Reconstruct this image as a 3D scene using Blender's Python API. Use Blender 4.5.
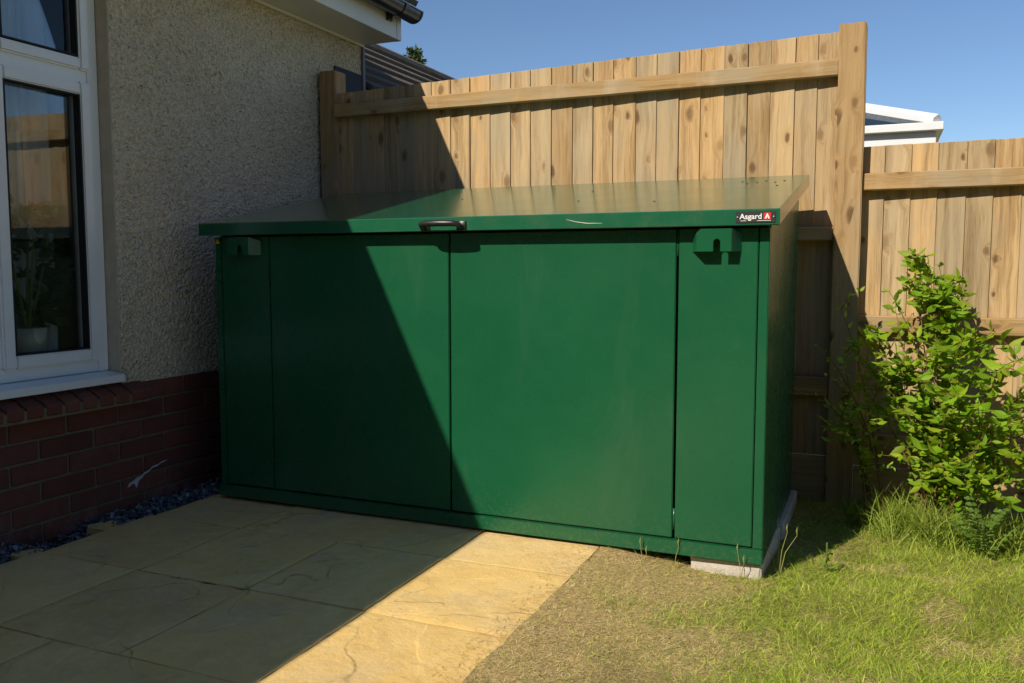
import bpy, bmesh, math, random
import numpy as np
from mathutils import Vector, Matrix, noise as mnoise
random.seed(7); rng = np.random.default_rng(11)
for o in list(bpy.data.objects): bpy.data.objects.remove(o)
S = bpy.context.scene
C = S.collection
rad = math.radians

# ---------------------------------------------------------------- camera, sky, sun, exposure
cam = bpy.data.cameras.new('camera'); camo = bpy.data.objects.new('camera', cam); C.objects.link(camo)
cam.sensor_width = 36.0; cam.lens = 30.32; cam.clip_start = .05; cam.clip_end = 3000
yaw, pit = -0.4045, 0.0847
fw = Vector((math.sin(yaw)*math.cos(pit), math.cos(yaw)*math.cos(pit), -math.sin(pit)))
rt = Vector((math.cos(yaw), -math.sin(yaw), 0)); up = rt.cross(fw)
camo.matrix_world = Matrix(((rt.x, up.x, -fw.x, 2.444), (rt.y, up.y, -fw.y, -2.706), (rt.z, up.z, -fw.z, .917), (0, 0, 0, 1)))
S.camera = camo

SUN = Vector((.47, 1.10, -1.0)).normalized()          # direction the light travels
elev = math.asin(-SUN.z); azim = math.atan2(-SUN.x, -SUN.y)
W = bpy.data.worlds.new('World'); S.world = W; W.use_nodes = True
nt = W.node_tree; nt.nodes.clear()
sky = nt.nodes.new('ShaderNodeTexSky'); sky.sky_type = 'NISHITA'; sky.sun_disc = False
sky.sun_elevation = elev; sky.sun_rotation = azim % (2*math.pi)
sky.air_density = 1.0; sky.dust_density = 0.0; sky.ozone_density = 5.0; sky.altitude = 600
bg = nt.nodes.new('ShaderNodeBackground'); bg.inputs[1].default_value = .1
wo = nt.nodes.new('ShaderNodeOutputWorld')
nt.links.new(sky.outputs[0], bg.inputs[0]); nt.links.new(bg.outputs[0], wo.inputs[0])
sl = bpy.data.lights.new('sun', 'SUN'); sl.energy = 5.0; sl.angle = rad(.5); sl.color = (1, .92, .76)
so = bpy.data.objects.new('sun', sl); C.objects.link(so); so.rotation_euler = SUN.to_track_quat('-Z', 'Y').to_euler()
S.view_settings.view_transform = 'Standard'; S.view_settings.look = 'None'
S.view_settings.exposure = 0.15; S.view_settings.gamma = 1.0; S.view_settings.use_curve_mapping = False
S.render.engine = 'CYCLES'

# ---------------------------------------------------------------- helpers
def empty(name, loc=(0, 0, 0), label=None, cat=None, group=None):
    o = bpy.data.objects.new(name, None); C.objects.link(o); o.location = loc
    return tag(o, label, cat, group)
def tag(o, label=None, cat=None, group=None, kind=None):
    if label: o['label'] = label
    if cat: o['category'] = cat
    if group: o['group'] = group
    if kind: o['kind'] = kind
    return o
def link_mesh(name, me, mat, parent=None):
    o = bpy.data.objects.new(name, me); C.objects.link(o)
    for m in (mat if isinstance(mat, (list, tuple)) else [mat]): me.materials.append(m)
    if parent:
        o.parent = parent; o.matrix_parent_inverse = Matrix.Translation(-Vector(world_loc(parent)))
    return o
def world_loc(o):
    return Vector(o.location) if o.type == 'EMPTY' else Vector((0, 0, 0))
def obj(name, bm, mat, parent=None, smooth=False):
    bmesh.ops.recalc_face_normals(bm, faces=bm.faces[:])
    me = bpy.data.meshes.new(name); bm.to_mesh(me); bm.free()
    if smooth:
        me.polygons.foreach_set('use_smooth', [True]*len(me.polygons))
    return link_mesh(name, me, mat, parent)
def merge(bm, b):
    me = bpy.data.meshes.new('t'); b.to_mesh(me); b.free(); bm.from_mesh(me); bpy.data.meshes.remove(me)
def bev(b, w, seg=1):
    if w > 0:
        bmesh.ops.bevel(b, geom=b.edges[:], offset=w, segments=seg, affect='EDGES', clamp_overlap=True)
def box(bm, a, c, w=0, seg=1):
    """axis-aligned box between corners a and c, bevelled by w"""
    b = bmesh.new(); bmesh.ops.create_cube(b, size=1)
    for v in b.verts:
        v.co = Vector([a[i] + (c[i]-a[i])*(v.co[i]+.5) for i in range(3)])
    bev(b, w, seg); merge(bm, b)
def prism(bm, pts, d, w=0):
    """closed polygon pts extruded by vector d"""
    b = bmesh.new(); vs = [b.verts.new(p) for p in pts]; f = b.faces.new(vs)
    r = bmesh.ops.extrude_face_region(b, geom=[f])
    bmesh.ops.translate(b, vec=d, verts=[g for g in r['geom'] if isinstance(g, bmesh.types.BMVert)])
    bmesh.ops.recalc_face_normals(b, faces=b.faces[:]); bev(b, w); merge(bm, b)
def tube(bm, pts, r, n=8, cap=True):
    pts = [Vector(p) for p in pts]; rs = r if isinstance(r, (list, tuple)) else [r]*len(pts)
    rings = []
    for i, p in enumerate(pts):
        t = (pts[min(i+1, len(pts)-1)] - pts[max(i-1, 0)]).normalized()
        a = t.cross(Vector((0, 0, 1)))
        if a.length < .1: a = t.cross(Vector((0, 1, 0)))
        a.normalize(); c = t.cross(a)
        rings.append([bm.verts.new(p + rs[i]*(a*math.cos(2*math.pi*k/n) + c*math.sin(2*math.pi*k/n))) for k in range(n)])
    for u, v in zip(rings, rings[1:]):
        for k in range(n): bm.faces.new((u[k], u[(k+1) % n], v[(k+1) % n], v[k]))
    if cap:
        bm.faces.new(rings[0][::-1]); bm.faces.new(rings[-1])
def cyl(bm, p, q, r, n=16): tube(bm, [p, q], r, n)
def nz(x, y, z=0., s=1.): return mnoise.noise(Vector((x*s, y*s, z*s)))
def sstep(a, b, x):
    t = np.clip((x-a)/(b-a), 0, 1); return t*t*(3-2*t)

# ---------------------------------------------------------------- materials
class M:
    def __init__(s, name, col=(.5, .5, .5), rough=.6, spec=.5, metal=0.):
        s.m = bpy.data.materials.new(name); s.m.use_nodes = True; s.t = s.m.node_tree
        s.b = s.t.nodes['Principled BSDF']
        s.b.inputs['Base Color'].default_value = (*col, 1); s.b.inputs['Roughness'].default_value = rough
        s.b.inputs['Specular IOR Level'].default_value = spec; s.b.inputs['Metallic'].default_value = metal
        s.tc = s.n('ShaderNodeTexCoord')
    def n(s, kind, **kw):
        x = s.t.nodes.new(kind)
        for k, v in kw.items():
            if isinstance(k, str) and hasattr(x, k): setattr(x, k, v)
        return x
    def l(s, a, b): s.t.links.new(a, b)
    def mapping(s, scale, src='Object', off=None):
        mp = s.n('ShaderNodeMapping'); mp.inputs['Scale'].default_value = scale
        s.l(s.tc.outputs[src] if isinstance(src, str) else src, mp.inputs[0])
        if off is not None: s.l(off, mp.inputs['Location'])
        return mp.outputs[0]
    def noise(s, vec, scale=1., detail=6., rough=.6, dist=0.):
        x = s.n('ShaderNodeTexNoise'); s.l(vec, x.inputs['Vector'])
        x.inputs['Scale'].default_value = scale; x.inputs['Detail'].default_value = detail
        x.inputs['Roughness'].default_value = rough; x.inputs['Distortion'].default_value = dist
        return x.outputs['Fac']
    def voro(s, vec, scale=1., feature='F1', out='Distance', rnd=1.):
        x = s.n('ShaderNodeTexVoronoi'); x.feature = feature; s.l(vec, x.inputs['Vector'])
        x.inputs['Scale'].default_value = scale; x.inputs['Randomness'].default_value = rnd
        return x.outputs[out]
    def ramp(s, fac, stops, interp='LINEAR'):
        x = s.n('ShaderNodeValToRGB'); x.color_ramp.interpolation = interp; e = x.color_ramp.elements
        while len(e) < len(stops): e.new(.5)
        for i, (p, c) in enumerate(stops):
            e[i].position = p; e[i].color = (*c, 1) if isinstance(c, tuple) else (c, c, c, 1)
        s.l(fac, x.inputs[0]); return x.outputs[0]
    def mix(s, fac, a, b, mode='MIX'):
        x = s.n('ShaderNodeMix'); x.data_type = 'RGBA'; x.blend_type = mode
        for v, i in ((fac, 0), (a, 6), (b, 7)):
            if isinstance(v, tuple): x.inputs[i].default_value = (*v, 1)
            elif isinstance(v, (int, float)): x.inputs[i].default_value = v
            else: s.l(v, x.inputs[i])
        return x.outputs[2]
    def math(s, op, a, b=0.):
        x = s.n('ShaderNodeMath'); x.operation = op
        for i, v in enumerate((a, b)):
            if isinstance(v, (int, float)): x.inputs[i].default_value = v
            else: s.l(v, x.inputs[i])
        return x.outputs[0]
    def island(s): return s.n('ShaderNodeNewGeometry').outputs['Random Per Island']
    def color(s, c): s.l(c, s.b.inputs['Base Color']); return s
    def rough(s, c): s.l(c, s.b.inputs['Roughness']); return s
    def bump(s, h, dist=.01, strength=1.):
        x = s.n('ShaderNodeBump'); x.inputs['Distance'].default_value = dist; x.inputs['Strength'].default_value = strength
        s.l(h, x.inputs['Height']); 
        prev = s.b.inputs['Normal'].links[0].from_socket if s.b.inputs['Normal'].links else None
        if prev: s.l(prev, x.inputs['Normal'])
        s.l(x.outputs[0], s.b.inputs['Normal']); return s

def plain(name, col, rough=.6, spec=.5, var=.12, sc=9., b=0.):
    m = M(name, col, rough, spec); v = m.mapping((1, 1, 1))
    n = m.noise(v, sc, 6, .65)
    d = tuple(c*(1-var) for c in col); u = tuple(min(1, c*(1+var)) for c in col)
    m.color(m.ramp(n, [(.3, d), (.7, u)]))
    if b: m.bump(m.noise(v, 160, 4), b)
    return m.m

def wood(name, axis, light, dark, spread=.5, knots=.84, kscale=(17., 9.)):
    """sawn softwood: grain runs along axis, bends round knots; every board (mesh island) gets its own tone"""
    m = M(name, light, .75, .2)
    r = m.island(); off = m.n('ShaderNodeCombineXYZ')
    m.l(m.math('MULTIPLY', r, 37.), off.inputs[0]); m.l(m.math('MULTIPLY', r, 91.), off.inputs[1]); m.l(m.math('MULTIPLY', r, 53.), off.inputs[2])
    p = m.mapping((1, 1, 1), off=off.outputs[0])
    sp = m.n('ShaderNodeSeparateXYZ'); m.l(p, sp.inputs[0])
    across = m.math('ADD', sp.outputs[0 if axis == 2 else 2], m.math('MULTIPLY', sp.outputs[1], .6)); along = sp.outputs[axis]
    kv = m.n('ShaderNodeCombineXYZ'); m.l(m.math('MULTIPLY', across, kscale[0]), kv.inputs[0]); m.l(m.math('MULTIPLY', along, kscale[1]), kv.inputs[1])
    wob = m.noise(kv.outputs[0], 3.5, 2)
    vo = m.n('ShaderNodeTexVoronoi'); vo.voronoi_dimensions = '2D'; m.l(kv.outputs[0], vo.inputs['Vector']); vo.inputs['Scale'].default_value = 1.
    kd = m.math('ADD', vo.outputs['Distance'], m.math('MULTIPLY', m.math('SUBTRACT', wob, .5), .22))
    sx = m.n('ShaderNodeSeparateColor'); m.l(vo.outputs['Color'], sx.inputs[0]); on = m.math('GREATER_THAN', sx.outputs[0], knots); kd = m.math('DIVIDE', kd, m.math('ADD', .45, m.math('MULTIPLY', sx.outputs[1], 1.1)))
    near = m.math('MULTIPLY', m.ramp(kd, [(.05, 1.), (.5, 0.)]), on)
    gv = m.n('ShaderNodeCombineXYZ')
    bend = m.noise(m.mapping((2.2, 2.2, 2.2), off=off.outputs[0]), 1., 3)
    ac = m.math('ADD', across, m.math('ADD', m.math('MULTIPLY', near, .035), m.math('MULTIPLY', bend, .05)))
    m.l(m.math('MULTIPLY', ac, 1.), gv.inputs[0]); m.l(m.math('MULTIPLY', along, .035), gv.inputs[1]); m.l(m.math('MULTIPLY', r, 9.), gv.inputs[2])
    rings = m.noise(gv.outputs[0], 55, 3, .6, .25); fine = m.noise(gv.outputs[0], 300, 3, .75); broad = m.noise(gv.outputs[0], 11, 3, .55, .4)
    g = m.math('ADD', m.math('MULTIPLY', rings, .42), m.math('ADD', m.math('MULTIPLY', broad, .33), m.math('MULTIPLY', fine, .25)))
    mid = tuple(.5*(a+b) for a, b in zip(light, dark))
    col = m.ramp(g, [(.37, dark), (.455, mid), (.52, light), (.62, tuple(min(1, c*1.15) for c in light))])
    tone = m.ramp(r, [(0, (.68, .62, .54)), (.16, (1.10, 1.03, .93)), (.30, (.80, .80, .80)), (.45, (1.18, 1.14, 1.08)), (.6, (.88, .92, .97)), (.74, (1.12, .98, .80)), (.88, (.98, 1.02, 1.08)), (1, (.72, .74, .76))])
    col = m.mix(spread, col, m.mix(1., col, tone, 'MULTIPLY'))
    wz = m.noise(m.mapping((3, 3, 3) if axis == 0 else (5, 5, 1.6), off=off.outputs[0]), 1., 6, .62)
    col = m.mix(m.math('MULTIPLY', m.ramp(wz, [(.46, 0.), (.64, 1.)]), .6), col, (.36, .30, .205))
    wz2 = m.noise(m.mapping((9, 9, 2.2), off=off.outputs[0]), 1., 5, .6)
    col = m.mix(m.math('MULTIPLY', m.ramp(wz2, [(.56, 0.), (.72, 1.)]), .45), col, (.56, .40, .25))
    halo = m.math('MULTIPLY', m.ramp(kd, [(.13, 1.), (.55, 0.)]), on)
    col = m.mix(m.math('MULTIPLY', halo, .32), col, (.33, .18, .07))
    k = m.math('MULTIPLY', m.math('MULTIPLY', m.ramp(kd, [(.10, 1.), (.17, .6), (.24, 0.)]), on), m.math('ADD', .25, m.math('MULTIPLY', sx.outputs[2], .75)))
    col = m.mix(m.math('MULTIPLY', k, .85), col, (.085, .042, .018))
    m.color(col).bump(m.math('SUBTRACT', g, m.math('MULTIPLY', k, .3)), .004, .8)
    return m.m

m_board = wood('fence_board_wood', 2, (.49, .345, .185), (.265, .165, .075), 1.)
m_rail = wood('fence_rail_wood', 0, (.42, .265, .115), (.26, .155, .06), .4, .82, (15., 8.))
m_post = wood('fence_post_wood', 2, (.38, .24, .11), (.23, .135, .055), .4, .82, (15., 8.))

def paint_green():
    m = M('green_powder_coat', (.007, .098, .046), .3, .5)
    v = m.mapping((1, 1, 1))
    n = m.noise(v, 2.2, 4, .6)
    base = (m.ramp(n, [(.3, (.0055, .079, .032)), (.7, (.008, .093, .038))]))
    sp = m.n('ShaderNodeSeparateXYZ'); m.l(m.tc.outputs['Object'], sp.inputs[0])
    splash = m.math('MULTIPLY', m.ramp(m.math('ADD', sp.outputs[2], m.math('MULTIPLY', m.noise(v, 8, 5), .22)), [(.08, 1.), (.30, 0.)]), m.ramp(m.noise(v, 70, 7, .8), [(.5, 0.), (.66, 1.)]))
    smear = m.ramp(m.noise(m.mapping((5, 5, 1.2)), 1., 7, .7, .6), [(.55, 0.), (.8, 1.)])
    c = m.mix(m.math('MULTIPLY', splash, .30), base, (.20, .17, .10)); c = m.mix(m.math('MULTIPLY', smear, .07), c, (.25, .27, .22))
    m.color(c)
    m.rough(m.ramp(m.noise(v, 6., 6, .7), [(.3, .22), (.75, .34)]))
    m.bump(m.noise(v, 520, 2, .5), .0004, .25).bump(m.noise(v, 2.6, 2), .010, .3)
    return m.m
m_green = paint_green()
def lid_paint():
    m = M('green_lid_coat', (.007, .098, .046), .25, .5)
    v = m.mapping((1, 1, 1))
    dust = m.ramp(m.noise(v, 14, 8, .7), [(.5, 0.), (.8, 1.)])
    m.color(m.mix(m.math('MULTIPLY', dust, .22), (.008, .100, .046), (.16, .15, .09)))
    m.rough(m.ramp(m.noise(v, 5., 6, .7), [(.3, .2), (.8, .3)]))
    m.b.inputs['Coat Weight'].default_value = .75; m.b.inputs['Coat Roughness'].default_value = .17; m.b.inputs['Coat IOR'].default_value = 1.6
    m.bump(m.noise(v, 3., 2), .004, .2)
    return m.m
m_lid = lid_paint()
m_chip = plain('chipped_paint', (.45, .5, .42), .5, var=.2)
m_inshade = plain('painted_interior_shade', (.01, .012, .011), .9, .1)  # near-black colour painted in place of the shed's unlit inside
m_black = plain('black_plastic', (.018, .017, .016), .38, .5, .2, 40)
m_pvc = plain('white_pvc', (.74, .75, .76), .3, .5, .05, 5)
m_fascia = plain('white_fascia_board', (.66, .65, .60), .35, .5, .06, 4)
m_gutter = plain('black_gutter_plastic', (.02, .02, .02), .3, .5, .3, 20)
m_white = plain('white_print', (.82, .82, .8), .5, .4, .03)
m_red = plain('red_print', (.6, .02, .025), .5, .4, .05)
m_badge = plain('badge_black', (.03, .032, .03), .35, .5, .15)
m_yellow = plain('yellow_sticker', (.72, .5, .02), .5, .4, .05)
m_steel = plain('screw_steel', (.45, .45, .43), .35, .5, .1)
m_seal = plain('black_rubber_seal', (.012, .012, .012), .6, .3)

def roughcast():
    m = M('roughcast_render', (.4, .37, .3), .95, .1)
    v = m.mapping((1, 1, 1))
    d = m.voro(v, 105, 'SMOOTH_F1'); d2 = m.voro(v, 62, 'F1'); n = m.noise(v, 45, 5, .65)
    big = m.noise(v, 2.2, 5, .6)
    c = m.ramp(big, [(.3, (.70, .60, .45)), (.7, (.82, .72, .55))])
    c = m.mix(m.ramp(d, [(.25, 0.), (.6, .5)]), c, (.48, .41, .29))
    c = m.mix(m.ramp(m.noise(v, 90, 3), [(.55, 0.), (.7, .45)]), c, (.78, .74, .64))
    h = m.math('SUBTRACT', m.math('MULTIPLY', n, 1.1), m.math('ADD', d, m.math('MULTIPLY', d2, .6)))
    m.color(c).bump(h, .016, 1.)
    return m.m
m_render = roughcast()
m_smooth = plain('smooth_render', (.52, .45, .345), .9, .1, .12, 14, .002)

def brick():
    m = M('red_brick', (.2, .07, .045), .85, .15)
    v = m.mapping((1, 1, 1)); r = m.island()
    c = m.ramp(r, [(0, (.12, .045, .032)), (.35, (.175, .058, .040)), (.65, (.145, .052, .040)), (1, (.20, .078, .052))])
    c = m.mix(m.ramp(m.noise(v, 24, 8, .7), [(.45, 0.), (.75, .6)]), c, (.10, .045, .035))
    c = m.mix(m.ramp(m.noise(v, 3.5, 6, .7), [(.5, 0.), (.7, .6)]), c, (.06, .034, .028))
    c = m.mix(m.ramp(m.noise(v, 40, 6, .8), [(.6, 0.), (.72, .4)]), c, (.30, .20, .14))
    # lime bloom low on the wall
    sp = m.n('ShaderNodeSeparateXYZ'); m.l(m.tc.outputs['Object'], sp.inputs[0])
    low = m.ramp(m.math('ADD', sp.outputs[2], m.math('MULTIPLY', m.noise(v, 7, 4), .12)), [(.0, 1.), (.13, 0.)])
    c = m.mix(m.math('MULTIPLY', m.math('MULTIPLY', low, m.ramp(m.noise(v, 17, 6, .75), [(.5, 0.), (.62, 1.)])), .25), c, (.33, .31, .28))
    m.color(c).bump(m.noise(v, 130, 5, .7), .003)
    return m.m
m_brick = brick()
m_mortar = plain('mortar', (.17, .14, .095), .95, .1, .2, 30, .003)
m_limewash = plain('white_paint_splash', (.50, .48, .48), .8, .2, .2, 40, .002)

def sandstone():
    m = M('buff_sandstone', (.55, .4, .2), .8, .2)
    v = m.mapping((1, 1, 1)); r = m.island()
    c = m.ramp(r, [(0, (.67, .43, .145)), (.3, (.76, .50, .17)), (.55, (.62, .385, .145)), (.8, (.75, .47, .145)), (1, (.71, .485, .205))])
    c = m.mix(m.ramp(m.noise(v, 5, 7, .65, .6), [(.35, 0.), (.7, .55)]), c, (.80, .58, .26))
    c = m.mix(m.ramp(m.noise(v, 6, 8, .7, .9), [(.5, 0.), (.75, .6)]), c, (.52, .33, .13))
    c = m.mix(m.ramp(m.noise(v, 2.7, 6, .65, .5), [(.5, 0.), (.68, .45)]), c, (.50, .40, .27))
    # thin dark riven veins
    ve = m.math('ABSOLUTE', m.math('SUBTRACT', m.noise(v, 2.3, 2.6, .5, .3), .5))
    gate = m.math('MULTIPLY', m.ramp(m.noise(v, 3.1, 2), [(.52, 0.), (.6, 1.)]), m.ramp(m.noise(v, 45, 3), [(.35, .15), (.6, 1.)]))
    c = m.mix(m.math('MULTIPLY', m.math('MULTIPLY', m.ramp(ve, [(.0, 1.), (.0035, .7), (.010, 0.)]), gate), .6), c, (.24, .14, .055))
    c = m.mix(m.math('MULTIPLY', m.ramp(m.noise(v, 38, 6, .75), [(.5, 0.), (.75, 1.)]), .4), c, (.88, .68, .36))
    c = m.mix(m.math('MULTIPLY', m.ramp(m.noise(v, 26, 7, .8), [(.56, 0.), (.72, 1.)]), .45), c, (.40, .27, .12))
    m.color(c).bump(m.noise(v, 60, 8, .7), .004, .7).bump(m.noise(v, 7, 6, .6, .15), .010, .8).bump(m.ramp(m.noise(v, 2.3, 2.6, .5, .3), [(.495, 0.), (.505, 1.)]), .003, .6)
    return m.m
m_stone = sandstone()
def joint_mat():
    m = M('joint_mortar', (.3, .24, .15), .95, .1); v = m.mapping((1, 1, 1))
    m.color(m.ramp(m.noise(v, 6, 6, .7), [(.36, (.07, .05, .03)), (.46, (.50, .37, .19))])); m.bump(m.noise(v, 120, 4), .004)
    return m.m
m_joint = joint_mat()
m_gravelbed = plain('gravel_bed_dirt', (.035, .034, .032), .95, .1, .3, 40, .01)
def slate_mat():
    m = M('slate_chippings', (.1, .11, .13), .7, .3); r = m.island()
    m.color(m.ramp(r, [(0, (.05, .052, .056)), (.5, (.10, .102, .108)), (.85, (.17, .172, .18)), (1, (.30, .29, .28))])); return m.m
m_slate = slate_mat()
m_conc = plain('pale_concrete', (.52, .46, .40), .85, .2, .14, 30, .003)
def lawn_mat():
    m = M('lawn_soil_and_thatch', (.2, .17, .08), .95, .1); v = m.mapping((1, 1, 1))
    sp = m.n('ShaderNodeSeparateXYZ'); m.l(m.tc.outputs['Object'], sp.inputs[0])
    z = m.ramp(m.math('ADD', m.math('MULTIPLY', m.math('SUBTRACT', sp.outputs[0], 1.6), 1.0), m.math('MULTIPLY', m.math('SUBTRACT', m.noise(v, 4, 5), .5), .8)), [(.15, 0.), (.55, 1.)])
    straw = m.ramp(m.noise(v, 90, 6, .75), [(.32, (.26, .18, .075)), (.6, (.74, .55, .25))])
    green = m.ramp(m.noise(v, 70, 6, .75), [(.33, (.10, .11, .02)), (.52, (.28, .28, .06)), (.68, (.52, .42, .17))])
    m.color(m.mix(z, straw, green)).bump(m.noise(v, 140, 6, .8), .012); return m.m
m_lawn = lawn_mat()
m_ground = plain('grass_ground', (.33, .27, .12), .95, .1, .4, 3, .02)
def attr_mat(name, rough=.55, trans=.35):
    m = M(name, (.1, .15, .03), rough, .25)
    a = m.n('ShaderNodeAttribute'); a.attribute_name = 'col'; m.color(a.outputs['Color'])
    tr = m.n('ShaderNodeBsdfTranslucent'); m.l(a.outputs['Color'], tr.inputs[0])
    mx = m.n('ShaderNodeMixShader'); mx.inputs[0].default_value = trans
    m.l(m.b.outputs[0], mx.inputs[1]); m.l(tr.outputs[0], mx.inputs[2]); m.l(mx.outputs[0], m.t.nodes['Material Output'].inputs[0])
    return m.m
m_grass = attr_mat('grass_blade', .6, .2); m_leaf = attr_mat('leaf', .5, .4)
m_stem = plain('reddish_stem', (.16, .09, .04), .7, .2, .3, 60)
m_gstem = plain('green_stem', (.10, .15, .03), .6, .3, .2, 60)
m_bark = plain('tree_bark', (.09, .065, .045), .9, .1, .3, 12)
def tile_mat():
    m = M('dark_concrete_tile', (.06, .05, .045), .85, .2); r = m.island(); v = m.mapping((1, 1, 1))
    c = m.ramp(r, [(0, (.10, .083, .07)), (1, (.15, .125, .105))])
    c = m.mix(m.ramp(m.noise(v, 6, 6, .7), [(.5, 0.), (.75, .5)]), c, (.13, .12, .09))
    m.color(c).bump(m.noise(v, 60, 4), .004); return m.m
m_tile = tile_mat()
m_ridge = plain('ridge_mortar', (.22, .18, .14), .9, .15, .25, 8, .004)
m_dkpanel = plain('dark_blue_panel', (.022, .026, .038), .6, .2, .15, 6)
m_plaster = plain('room_plaster', (.35, .33, .30), .9, .1, .05)
m_floor = plain('room_floor', (.12, .09, .06), .7, .2, .1)
m_pot = plain('pale_ceramic', (.42, .42, .41), .3, .5, .05)
def curtain_mat():
    m = M('sheer_curtain', (.88, .88, .9), .9, .1)
    tp = m.n('ShaderNodeBsdfTransparent'); mx = m.n('ShaderNodeMixShader'); v = m.mapping((0, 1, .02)); wv = m.noise(v, 26, 3, .55); m.l(m.ramp(wv, [(.38, .02), (.5, .2), (.62, .7)]), mx.inputs[0])
    m.l(m.b.outputs[0], mx.inputs[1]); m.l(tp.outputs[0], mx.inputs[2]); m.l(mx.outputs[0], m.t.nodes['Material Output'].inputs[0])
    return m.m
m_curtain = curtain_mat()
def glass_mat(name, tint, amt):
    m = M(name, tint, .02, .5); fr = m.n('ShaderNodeFresnel'); fr.inputs[0].default_value = amt
    gl = m.n('ShaderNodeBsdfGlossy'); gl.inputs['Roughness'].default_value = .004
    tp = m.n('ShaderNodeBsdfTransparent'); tp.inputs[0].default_value = (*tint, 1)
    mx = m.n('ShaderNodeMixShader'); m.l(fr.outputs[0], mx.inputs[0]); m.l(tp.outputs[0], mx.inputs[1]); m.l(gl.outputs[0], mx.inputs[2])
    m.l(mx.outputs[0], m.t.nodes['Material Output'].inputs[0]); return m.m
m_glass = glass_mat('window_glass', (.85, .88, .88), 1.52)
m_roofglass = plain('conservatory_glass', (.035, .06, .10), .06, .5, .1)

# ---------------------------------------------------------------- ground, patio, lawn
bm = bmesh.new()
bmesh.ops.create_grid(bm, x_segments=1, y_segments=1, size=900)
bmesh.ops.translate(bm, vec=(0, 0, -.11), verts=bm.verts[:])
tag(obj('ground', bm, m_ground), kind='structure')

def lawn_z(x, y):
    b = -.009 - .047*float(sstep(1.58, 2.0, x)) + .007*nz(x, y, 0, 7) + .010*nz(x, y, 3, 2.2)
    b -= .05*float(sstep(1.605+.018*nz(x, y, 2, 13), 1.575, x))
    return b
bm = bmesh.new(); xs = np.concatenate([np.linspace(1.55, 3.6, 110), np.linspace(3.7, 14, 12)]); ys = np.concatenate([np.linspace(-12, -1.9, 10), np.linspace(-1.8, 1.14, 140)])
gv = [[bm.verts.new((x, y, lawn_z(x, y))) for y in ys] for x in xs]
for i in range(len(xs)-1):
    for j in range(len(ys)-1): bm.faces.new((gv[i][j], gv[i+1][j], gv[i+1][j+1], gv[i][j+1]))
tag(obj('lawn', bm, m_lawn, smooth=True), kind='structure')

rows = [(-3.57, -3.10, [-.07, .55, 1.17, 1.61]), (-3.10, -2.63, [-.07, .35, .77, 1.175, 1.61]), (-2.63, -2.165, [-.07, .35, 1.175, 1.61]),
        (-2.165, -1.70, [-.07, .35, .77, 1.175, 1.61]), (-1.70, -1.23, [-.07, .56, 1.175, 1.615]), (-1.23, -.765, [-.085, .345, .772, 1.178, 1.612]),
        (-.765, -.30, [-.075, .35, .768, 1.175, 1.612]), (-.30, .16, [-.06, .352, 1.172, 1.605]), (.16, .62, [-.06, .35, .77, 1.17, 1.60])]
bm = bmesh.new()
for y0, y1, cx in rows:
    for x0, x1 in zip(cx, cx[1:]):
        j = .0028; a, b, c, d = x0+j+random.uniform(0, .002), x1-j-random.uniform(0, .002), y0+j+random.uniform(0, .002), y1-j
        nx, ny = max(8, int((b-a)/.014)), int((d-c)/.014); sd = random.uniform(0, 50)
        dz = random.uniform(-.0015, .0015); tx, ty = random.uniform(-.003, .003), random.uniform(-.003, .003)
        fine = y1 > -1.8
        if not fine: nx, ny = 8, 8
        g = []
        for i in range(nx+1):
            r = []
            for k in range(ny+1):
                u, v = i/nx, k/ny; x = a+(b-a)*u; y = c+(d-c)*v
                e = min(u*(b-a), (1-u)*(b-a), v*(d-c), (1-v)*(d-c))
                # riven layers: soft terraces plus small undulation
                t = nz(x+sd, y, sd, 4.5)*1.6; terr = math.floor(t*2.2)/2.2 + min(1, (t*2.2-math.floor(t*2.2))*6)/2.2
                z = -.013 + dz + tx*(u-.5) + ty*(v-.5) + .0009*terr + .0012*nz(x+sd, y, 0, 14)
                z -= .0016*max(0, 1-e/.008)**2
                ed = 1 if e < 1e-6 else 0
                x += ed*.003*nz(x+sd, y, 9, 22); y += ed*.003*nz(x, y+sd, 5, 22)
                r.append(bm.verts.new((x, y, z)))
            g.append(r)
        for i in range(nx):
            for k in range(ny): bm.faces.new((g[i][k], g[i+1][k], g[i+1][k+1], g[i][k+1]))
        rim = [g[i][0] for i in range(nx+1)] + [g[nx][k] for k in range(1, ny+1)] + [g[i][ny] for i in range(nx-1, -1, -1)] + [g[0][k] for k in range(ny-1, 0, -1)]
        lo = [bm.verts.new((v.co.x, v.co.y, -.06)) for v in rim]
        for i in range(len(rim)): bm.faces.new((rim[i], lo[i], lo[(i+1) % len(rim)], rim[(i+1) % len(rim)]))
tag(obj('patio', bm, m_stone, smooth=False), kind='structure')
bm = bmesh.new(); n = 90; xs = np.linspace(-.055, 1.59, n); ys = np.linspace(-3.5, .6, 220)
gv = [[bm.verts.new((x, y, -.0185+.0022*nz(x, y, 0, 5)+.0012*nz(x, y, 4, 25))) for y in ys] for x in xs]
for i in range(len(xs)-1):
    for k in range(len(ys)-1): bm.faces.new((gv[i][k], gv[i+1][k], gv[i+1][k+1], gv[i][k+1]))
tag(obj('patio_joints', bm, m_joint, smooth=True), kind='structure')

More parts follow.
